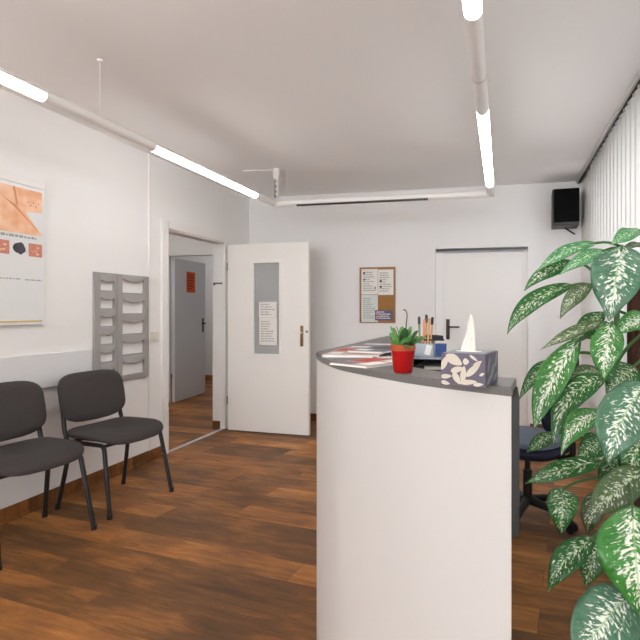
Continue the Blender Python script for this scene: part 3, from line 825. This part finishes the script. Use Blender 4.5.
# red pot with a succulent
pc = on_top(403, 372.3)
pp = thing('potted_plant', 'small leafy succulent in a red pot on the counter', 'potted plant', pc)
m = MB(); m.lathe([(0, 0), (.023, 0), (.0255, .003), (.0315, .054), (.0325, .056), (.0315, .058), (.0295, .055), (.026, .02), (0, .012)], pc, M_red, 32); m.build('cover_pot', pp, 50)
m = MB(); m.lathe([(.0255, .03), (.0295, .054), (.0305, .058), (.033, .059), (.0335, .073), (.0320, .074), (.031, .068), (.025, .03)], pc, M_terra, 32); m.build('clay_pot', pp, 50)
m = MB(); m.lathe([(0, .062), (.028, .064), (.0312, .066), (.0312, .06), (0, .055)], pc, M_soil, 20); m.build('soil', pp, 50)
rnd = random.Random(21)
for k in range(34):
    a = rnd.uniform(0, 2*pi); r = rnd.uniform(.004, .026); b = pc + V((r*math.cos(a), r*math.sin(a), .066))
    out = rnd.uniform(.010, .034); up = rnd.uniform(.004, .060)
    tip = b + V((math.cos(a)*out, math.sin(a)*out, up)) + V((.006, 0, 0)); mid = (b+tip)/2 + V((0, 0, rnd.uniform(.006, .018)))
    L = bez(b, mid, tip, 8); wd = rnd.uniform(.008, .012)
    side = V((-math.sin(a), math.cos(a), rnd.uniform(-.4, .4))).normalized()
    m = MB(); mm = M_succ if rnd.random() < .65 else M_succd
    m.grid(lambda u, v: L[round(v*8)] + side*wd*(2*u-1)*math.sin(pi*min(1, .08+v*.92))**.7 + V((0, 0, -.003*(1-(2*u-1)**2))), 4, 8, mm)
    m.build('leaf', pp, 60, solid=.0012)
m = MB(); m.tube([pc+V((.004, .01, .065)), pc+V((.006, .012, .12)), pc+V((.009, .012, .152)), pc+V((.006, .012, .163)), pc+V((-.001, .012, .166))], [.0018, .0016, .0014, .0014, .0022], M_stemd, 8); m.build('flower_stalk', pp)

# tissue box
bl0 = on_top(441, 385.0); br0 = on_top(485.5, 388)
ax = (br0-bl0); ax.z = 0; bw = ax.length; brz = math.atan2(ax.y, ax.x)
tb = thing('tissue_box', 'purple leaf-print tissue box on the counter end', 'tissue box', (bl0+br0)/2, brz)
MT = TR(bl0, brz); bd, bh = .112, .071
m = MB(); m.box((0, .0, 0), (bw, bd, bh), M_box, .0015, MT)
m.face([(.0, -.0002, 0), (0, -.0002, 0.0001), (.0001, -.0002, 0)], M_box, MT)
def boxleaf(cx, cz, L, W, ang, mm=M_boxleaf):
    pts = []
    for i in range(20):
        t = i/20*2*pi; x = L/2*math.cos(t); z = W/2*math.sin(t)*abs(math.sin(t/1))**.4*(1 - .25*math.cos(t))
        pts.append((x, z))
    c, s = math.cos(ang), math.sin(ang); q = []
    for x, z in pts:
        q.append((min(bw-.001, max(.001, cx + x*c - z*s)), -.0006, min(bh-.001, max(.001, cz + x*s + z*c))))
    m.face(q, mm, MT)
for a in ((.030, .057, .042, .022, -.5), (.008, .050, .036, .014, 1.1), (.037, .036, .03, .013, .3), (.012, .020, .026, .010, .1), (.010, .006, .022, .009, -.2),
          (.036, .017, .030, .014, -1.0), (.051, .027, .036, .013, 1.45), (.057, .054, .014, .014, 0), (.073, .037, .044, .014, .75), (.062, .010, .04, .011, .1),
          (.082, .050, .024, .009, .6), (.084, .006, .022, .008, .1), (.074, .062, .022, .006, -.6), (.092, .028, .012, .006, .5)):
    boxleaf(*a)
MS = TR(MT @ V((bw, 0, 0)), brz + pi/2)
for k, (y, z, L, W, an) in enumerate(((.025, .045, .04, .014, 1.0), (.06, .03, .05, .016, .7), (.09, .052, .036, .014, 1.2), (.085, .015, .04, .012, .3), (.03, .014, .034, .012, .4))):
    pts = [(y + L/2*math.cos(t)*math.cos(an) - W/2*math.sin(t)*math.sin(an), -.0006, z + L/2*math.cos(t)*math.sin(an) + W/2*math.sin(t)*math.cos(an)) for t in [i/14*2*pi for i in range(14)]]
    m.face(pts, M_boxside, MS)
m.build('carton', tb, 0)
m = MB(); m.prism([(.006, .006), (bw-.006, .006), (bw-.006, bd-.006), (.006, bd-.006)], bh, bh+.0008, M_boxside, MT); 
m.prism([(bw/2+.03*math.cos(t)-.004, bd/2+.016*math.sin(t)) for t in [i/20*2*pi for i in range(20)]], bh+.0008, bh+.0014, M_paper, MT); m.build('box_top', tb, 0)
m = MB()
def tis(u, v):
    w_ = .034*(1-.72*v**1.3) ; fold = math.sin(u*9+v*2)*.006
    x = bw/2-.008 + (u-.5)*w_ + .006*v*v
    tip = .088*(1 - .10*abs(u-.35)*v) * v
    return (x + .006*math.sin(3*v), bd/2 + fold*(1-.4*v) + .01*v*v, bh - .004 + tip)
m.grid(tis, 18, 12, M_tissue, MT)
m.grid(lambda u, v: (bw/2-.006 + (.034-.02*v)*(u-.5) + .004*v, bd/2+.010 + math.sin(u*7)*.004 - .006*v, bh-.004 + .05*v*(1-.3*u)), 12, 8, M_tissue, MT)
m.build('tissue', tb, 70, solid=.0006)

# letter trays on the desk behind the counter, with things on top
tx0, tx1, ty0, ty1 = -.352, -.13, 1.90, 2.19
lt = thing('letter_tray_stack', 'stack of black letter trays behind the plant pot', 'letter trays', ((tx0+tx1)/2, (ty0+ty1)/2, .80))
MTY = TR((0, 0, 0))
for k in range(5):
    z = .802 + k*.062
    m = MB(); m.box((tx0, ty0, z), (tx1, ty1, z+.004), M_blkpl, .001)
    for lo, hi in (((tx0, ty0, z), (tx0+.005, ty1, z+.045)), ((tx1-.005, ty0, z), (tx1, ty1, z+.045)), ((tx0, ty1-.005, z), (tx1, ty1, z+.045)), ((tx0, ty0, z), (tx0+.06, ty0+.004, z+.022)), ((tx1-.06, ty0, z), (tx1, ty0+.004, z+.022))):
        m.box(lo, hi, M_blkpl)
    for px, py in ((tx0+.006, ty0+.006), (tx1-.006, ty0+.006), (tx0+.006, ty1-.006), (tx1-.006, ty1-.006)):
        if k < 4: m.tube([(px, py, z), (px, py, z+.062)], .005, M_blkpl, 8)
    m.build('tray', lt, 0)
for k in (3, 4):
    z = .8065 + k*.062
    m = MB(); m.box((tx0+.02, ty0+.008+.004*k, z), (tx1-.02, ty1-.02, z+.010+.004*(k % 2)), M_paper)
    tag(m.build('paper_stack', None, 0), 'white papers lying in the %s black letter tray' % ('lowest', 'second lowest', 'middle', 'second highest', 'top')[k], 'papers', 'papers in the letter trays')
zt5 = .802 + 4*.062 + .046
m = MB(); m.box((tx0-.005, ty0-.006, zt5), (tx1+.006, ty1+.004, zt5+.008), M_pgrey, .002)
tag(m.build('clipboard', None, 0), 'pale grey board lying on top of the letter trays', 'clipboard')
zp = zt5 + .008
# smoky organiser box, blue card box, pen tray and pens
def cpos(x, d): p = P(x, 340, d); return p.x, p.y
ox, oy = cpos(424.5, 1.95)
ob = thing('desk_organiser', 'smoky translucent desk organiser on the letter trays', 'organiser', (ox, oy, zp))
MO = TR((ox, oy, zp), math.radians(5))
m = MB(); m.box((-.038, -.035, 0), (.038, .035, .004), M_pgrey, 0, MO)
for lo, hi in (((-.038, -.035, 0), (-.034, .035, .052)), ((.034, -.035, 0), (.038, .035, .052)), ((-.038, -.035, 0), (.038, -.031, .052)), ((-.038, .031, 0), (.038, .035, .060))): m.box(lo, hi, M_pgrey, 0, MO)
m.build('shell', ob, 0)
m = MB(); m.box((-.002, -.0365, .012), (.020, -.0352, .050), M_paper, 0, MO @ TR((0, 0, 0), 0, 0, .25)); m.build('label_card', ob, 0)
bx, by = cpos(440.5, 1.96)
MBl = TR((bx, by, zp), math.radians(6))
bb = thing('card_box', 'small blue card box right of the smoky organiser', 'box', (bx, by, zp))
m = MB(); m.box((-.020, -.03, 0), (.0235, .03, .048), M_blue, .001, MBl); m.build('carton', bb, 0)
m = MB(); m.box((.0236, -.028, 0), (.0262, .028, .046), M_paper, 0, MBl); m.build('flap', bb, 0)
st = thing('stapler', 'black stapler lying across the blue card box', 'stapler', (bx-.012, by, zp+.048), 0)
MSt = TR((bx-.016, by, zp+.0605), math.radians(8))
m = MB(); m.box((-.05, -.014, 0), (.03, .014, .007), M_blkpl, .002, MSt); m.build('base', st, 0)
m = MB(); m.box((-.05, -.012, .007), (.026, .012, .022), M_blkpl, .005, MSt @ TR((0, 0, 0), 0, 0, .08)); m.build('arm', st, 0)
rnd = random.Random(9)
PG = 'pens in the desk organiser'
specs = [(419.0, 316.5, M_greenp, M_inkd, 'green pen with dark cap, leftmost in the organiser'), (424.6, 319, M_pinkp, M_pinkp, 'pink pencil standing between the pens in the organiser'), (426.5, 314.5, M_wood, M_inkd, 'wooden pencil with dark tip, tallest in the organiser'), (429.3, 318, M_wood, M_wood, 'plain wooden pencil behind the tallest one in the organiser'), (432.5, 317, M_wood, M_blkpl, 'wooden pen with black cap leaning right in the organiser')]
for k, (x, y, mm, cap, lab) in enumerate(specs):
    b_ = V((ox-.020+.010*k, oy+.012-.004*(k % 2), zp+.005)); t_ = P(x, y, 1.955)
    pr = thing('pen', lab, 'pen', b_, 0, PG)
    d_ = t_-b_
    m = MB(); m.tube([b_, b_+d_*.8], .0045, mm, 10); m.build('barrel', pr)
    m = MB(); m.tube([b_+d_*.8, b_+d_*.97, t_], [.0056, .0056, .003], cap, 10); m.build('cap', pr)

# ------------------------------------------------------------------ office chair behind the counter
oc_l = (.155, 3.20, 0); oa = math.atan2(.5, -.85)
oc = thing('office_chair', 'dark navy swivel office chair behind the counter', 'office chair', oc_l, oa)
MC = TR(oc_l, oa)
o = superell(.235, .24, 3.2)
m = MB(); m.rings([[V((p[0]*s, p[1]*s, z)) for p in o] if s else [V((0, 0, z))] for s, z in ((0, .42), (.92, .42), (1, .435), (1, .46), (.94, .478), (0, .482))], M_navy, MC); m.build('seat', oc, 60)
m = MB(); m.rings([[V((p[0]*s, p[1]*s, z)) for p in o] if s else [V((0, 0, z))] for s, z in ((0, .480), (.90, .480), (.96, .49), (.93, .512), (.7, .522), (0, .524))], M_seatlit, MC); m.build('seat_top_lit', oc, 60)  # upper layer of the seat, its lit look painted as grey-blue
o = superell(.21, .24, 3.0)
def obk(y, z, dx): return V((-.235 + dx + .5*y*y - (z-.8)*.12, y, z))
m = MB(); m.rings([[obk(p[0]*s, .80+p[1]*s, d) for p in o] if s else [obk(0, .80, d)] for s, d in ((0, .035), (.85, .033), (.97, .02), (1, 0), (.95, -.015), (0, -.022))], M_navy, MC); m.build('backrest', oc, 60)
m = MB(); m.tube(fillet([(-.02, 0, .415), (-.29, 0, .415), (-.275, 0, .78)], .06), .018, M_blkpl, 10, MC); m.build('back_support', oc, 50)
m = MB(); m.tube([(0, 0, .10), (0, 0, .30)], .028, M_blkpl, 16, MC); m.tube([(0, 0, .30), (0, 0, .42)], .018, M_blkmet, 16, MC); m.box((-.1, -.08, .395), (.1, .08, .425), M_blkpl, .008, MC); m.build('column', oc, 50)
for k in range(5):
    a = 2*pi*k/5 + .55
    e = V((.29*math.cos(a), .29*math.sin(a), 0))
    m = MB(); m.tube([V((0, 0, .115)), e*.5+V((0, 0, .10)), e+V((0, 0, .072))], [.028, .022, .015], M_blkpl, 10, MC); lg = m.build('base_leg', oc, 50)
    q = V((-e.y, e.x, 0)).normalized()
    m = MB()
    for s in (-1, 1): m.tube([e+q*s*.008+V((0, 0, .028)), e+q*s*.026+V((0, 0, .028))], .028, M_blkpl, 16, MC)
    m.tube([e+V((0, 0, .028)), e+V((0, 0, .075))], .008, M_blkmet, 8, MC); m.build('caster', lg, 50)

# ------------------------------------------------------------------ dieffenbachia in the foreground
sx_, sy_ = P(634, 400, 1.5).x, P(634, 400, 1.5).y
pl = thing('dieffenbachia_plant', 'tall leafy dieffenbachia with cream-flecked leaves at the right foreground', 'plant', (sx_, sy_, 0))
pz = V((sx_, sy_, 0))
m = MB(); m.lathe([(0, 0), (.11, 0), (.12, .01), (.15, .26), (.158, .27), (.158, .30), (.148, .30), (.143, .27), (.12, .20), (0, .20)], pz, M_pot, 40); m.build('planter', pl, 50)
m = MB(); m.lathe([(0, .255), (.141, .25), (.138, .21), (0, .21)], pz, M_soil, 30); m.build('soil', pl, 50)
m = MB(); m.tube([pz+V((0, 0, .22)), pz+V((.004, .004, .8)), pz+V((0, 0, 1.40))], [.024, .022, .020], M_pole, 16); m.build('moss_pole', pl, 60)
stems = []
for k, (dx, dy, h, lean) in enumerate(((-.045, -.02, 1.30, -.02), (.05, .0, 1.12, .05), (-.01, -.05, .95, -.03), (.03, .045, 1.42, .02))):
    pts = [pz+V((dx, dy, .23)), pz+V((dx*.9+lean*.4, dy, .6)), pz+V((dx*.7+lean, dy*.8, h))]
    pts = bez(*pts, 8); stems.append(pts)
    m = MB(); m.tube(pts, [.013-.0006*i for i in range(9)], M_stem if k != 1 else M_stemd, 10); m.build('stem', pl, 60)
def toCam(p): return (V((0, 0, H)) - p).normalized()
leafn = [0]
def leaf(bx, by, tx, ty, wpx, db, dt, kind, cpx=None, tilt=.45, fold=.18, pet=True, wave=.2, roll=0.0, wpow=.8):
    b_ = P(bx, by, db); t_ = P(tx, ty, dt)
    if cpx is None:
        c_ = (b_+t_)/2 + V((0, 0, .14*(t_-b_).length))
    else:
        c_ = P(cpx[0], cpx[1], cpx[2] if len(cpx) > 2 else (db+dt)/2-.02)
        c_ = c_*2 - (b_+t_)*.5      # so that the curve passes through the given point
    n = 18
    ln = bez(b_, c_, t_, n)
    hw = wpx/2*((db+dt)/2)/F
    ph = random.uniform(0, 6)
    nrm = []
    for i in range(n+1):
        tg = (ln[min(i+1, n)] - ln[max(i-1, 0)]).normalized()
        N = toCam(ln[i])*(1-tilt) + V((0, 0, 1))*tilt
        s = tg.cross(N).normalized(); N2 = s.cross(tg).normalized()
        if roll:
            R = Matrix.Rotation(roll, 3, tg); s = R @ s; N2 = R @ N2
        nrm.append((s, N2))
    def prof(v):
        return max(.015, (math.sin(pi*v**wpow)**.85)*(1-.12*v)*(1-.35*max(0, (v-.7)/.3)**1.5)*1.04) if 0 < v < 1 else .015
    m = MB()
    def fn(u, v):
        i = round(v*n); s, N = nrm[i]; q = 2*u-1
        w = hw*prof(v)
        return ln[i] + s*q*w + N*(fold*abs(q)**1.3*w - .25*fold*w + wave*w*math.sin(9*v+ph+2*q)*abs(q))
    m.grid(fn, 10, n, LM[kind])
    o = m.build('leaf', pl, 80, solid=.0012)
    if pet:
        best = min((p for st in stems for p in st[2:]), key=lambda p: (p-b_).length + (.25 if p.z > b_.z else 0))
        mid = (best+b_)/2 + V((0, 0, .05))
        m = MB(); m.tube(bez(best, mid, b_, 8) + [ln[2]], [.006, .0055, .005, .005, .0045, .0045, .004, .004, .004, .002], M_stem, 8); m.build('petiole', o, 60)
    return o
# (base px, tip px, width px, depth base, depth tip, kind)
leaf(622, 246, 609, 321, 49, 1.32, 1.24, 'big', (616, 278, 1.24), .12, .12, wpow=.85)
leaf(642, 230, 611, 245, 17, 1.45, 1.40, 'light', (626, 235), .35)
leaf(641, 243, 622, 250, 12, 1.48, 1.42, 'deep', (632, 246), .5)
leaf(596, 243, 536, 272, 14, 1.52, 1.50, 'light', (565, 252), .35)
leaf(577, 262, 524, 291, 16, 1.55, 1.53, 'deep', (546, 272), .3)
leaf(606, 250, 559, 275, 15, 1.46, 1.44, 'light', (583, 259), .35)
leaf(573, 285, 507, 335, 19, 1.52, 1.48, 'deep', (531, 303), .25)
leaf(592, 284, 560, 319, 17, 1.50, 1.48, 'olive', (573, 298), .25)
leaf(606, 322, 540, 350, 13, 1.47, 1.44, 'olive', (574, 332), .3)
leaf(604, 312, 570, 347, 20, 1.50, 1.50, 'deep', (586, 328), .3)
leaf(612, 322, 604, 380, 31, 1.40, 1.36, 'cream', (606, 350, 1.36), .15)
leaf(581, 338, 534, 431, 30, 1.46, 1.38, 'cream', (552, 379, 1.40), .2, wpow=.9)
leaf(552, 360, 519, 400, 14, 1.52, 1.50, 'deep', (534, 376), .3)
leaf(606, 379, 553, 446, 27, 1.43, 1.38, 'deep', (570, 398, 1.40), .25)
leaf(603, 372, 562, 392, 18, 1.48, 1.47, 'olive', (582, 374), .35)
leaf(606, 414, 561, 456, 24, 1.40, 1.36, 'cream', (578, 424, 1.36), .3)
leaf(634, 366, 606, 396, 30, 1.47, 1.45, 'deep', (620, 380), .15)
leaf(646, 384, 608, 465, 50, 1.26, 1.18, 'big', (622, 420, 1.18), .15, .14)
leaf(652, 318, 616, 335, 24, 1.42, 1.38, 'cream', (632, 323), .35)
leaf(608, 440, 577, 460, 26, 1.45, 1.43, 'deep', (592, 447), .35)
leaf(603, 461, 525, 484, 21, 1.42, 1.40, 'deep', (562, 470), .3)
leaf(563, 489, 561, 536, 30, 1.38, 1.34, 'deep', (562, 510, 1.33), .1, wpow=.62)
leaf(643, 470, 590, 516, 36, 1.34, 1.30, 'olive', (614, 493, 1.30), .25)
leaf(600, 490, 587, 535, 22, 1.45, 1.44, 'olive', (592, 512), .1)
leaf(594, 538, 548, 592, 26, 1.34, 1.30, 'deep', (566, 560), .3)
leaf(604, 532, 585, 588, 26, 1.36, 1.33, 'deep', (593, 560), .15)
leaf(632, 505, 642, 618, 70, 1.16, 1.06, 'cream', (636, 560, 1.07), .12, .14)
leaf(630, 594, 572, 664, 60, 1.12, 1.04, 'big', (602, 625, 1.05), .3, .14)
leaf(556, 433, 526, 453, 15, 1.50, 1.49, 'deep', (540, 442), .3)
leaf(640, 425, 628, 500, 30, 1.42, 1.38, 'deep', (634, 465), .15)
leaf(616, 455, 606, 500, 26, 1.48, 1.46, 'deep', (611, 476), .15)
# foliage that continues past the right edge of the frame and below it
for a in ((655, 250, 720, 300, 40, 1.35, 1.3, 'big'), (660, 330, 725, 390, 44, 1.35, 1.28, 'cream'), (660, 420, 730, 480, 46, 1.32, 1.25, 'deep'), (662, 500, 735, 560, 50, 1.25, 1.2, 'cream'),
          (655, 280, 690, 215, 34, 1.5, 1.48, 'light'), (640, 630, 660, 720, 60, 1.15, 1.1, 'deep'), (600, 650, 560, 720, 50, 1.3, 1.25, 'olive')):
    leaf(*a)

# ------------------------------------------------------------------ light
# added lamps out of view, put in to light the hall and end room
for k, (x, y, lab) in enumerate(((-4.3, 4.6, 'added round fill lamp lighting the hall, out of view'), (-4.6, 7.3, 'added round fill lamp lighting the end room, out of view'))):
    r = thing('hall_fill_lamp', lab, 'fill lamp', (x, y, 2.6))
    m = MB(); m.lathe([(0, 0), (.15, 0), (.15, -.02), (0, -.02)], (x, y, 2.6), M_lamp, 28); m.build('base', r, 50)
    m = MB(); m.lathe([(.14, -.02), (.15, -.05), (.11, -.09), (0, -.10)], (x, y, 2.6), M_filldim if k else M_fillglow, 28); m.build('glow_shade', r, 60)
w = bpy.data.worlds.new('World'); sc.world = w; w.use_nodes = True
bg = w.node_tree.nodes['Background']; bg.inputs['Color'].default_value = (.95, .97, 1, 1); bg.inputs['Strength'].default_value = 5.0

# ------------------------------------------------------------------ camera and view
cam = bpy.data.cameras.new('Camera'); co = bpy.data.objects.new('Camera', cam); COL.objects.link(co)
co.location = (0, 0, H); co.rotation_euler = (pi/2, 0, YAW)
cam.sensor_width = 36; cam.sensor_fit = 'HORIZONTAL'; cam.lens = 36*F/640
cam.shift_x = (320-CX)/640; cam.shift_y = (CY-320)/640
cam.clip_start = .05
sc.camera = co
vs = sc.view_settings
vs.view_transform = 'Standard'; vs.look = 'None'; vs.gamma = 1; vs.use_curve_mapping = False; vs.exposure = 0.86
sc.cycles.use_denoising = True
sc.cycles.max_bounces = 10; sc.cycles.diffuse_bounces = 7; sc.cycles.transparent_max_bounces = 12
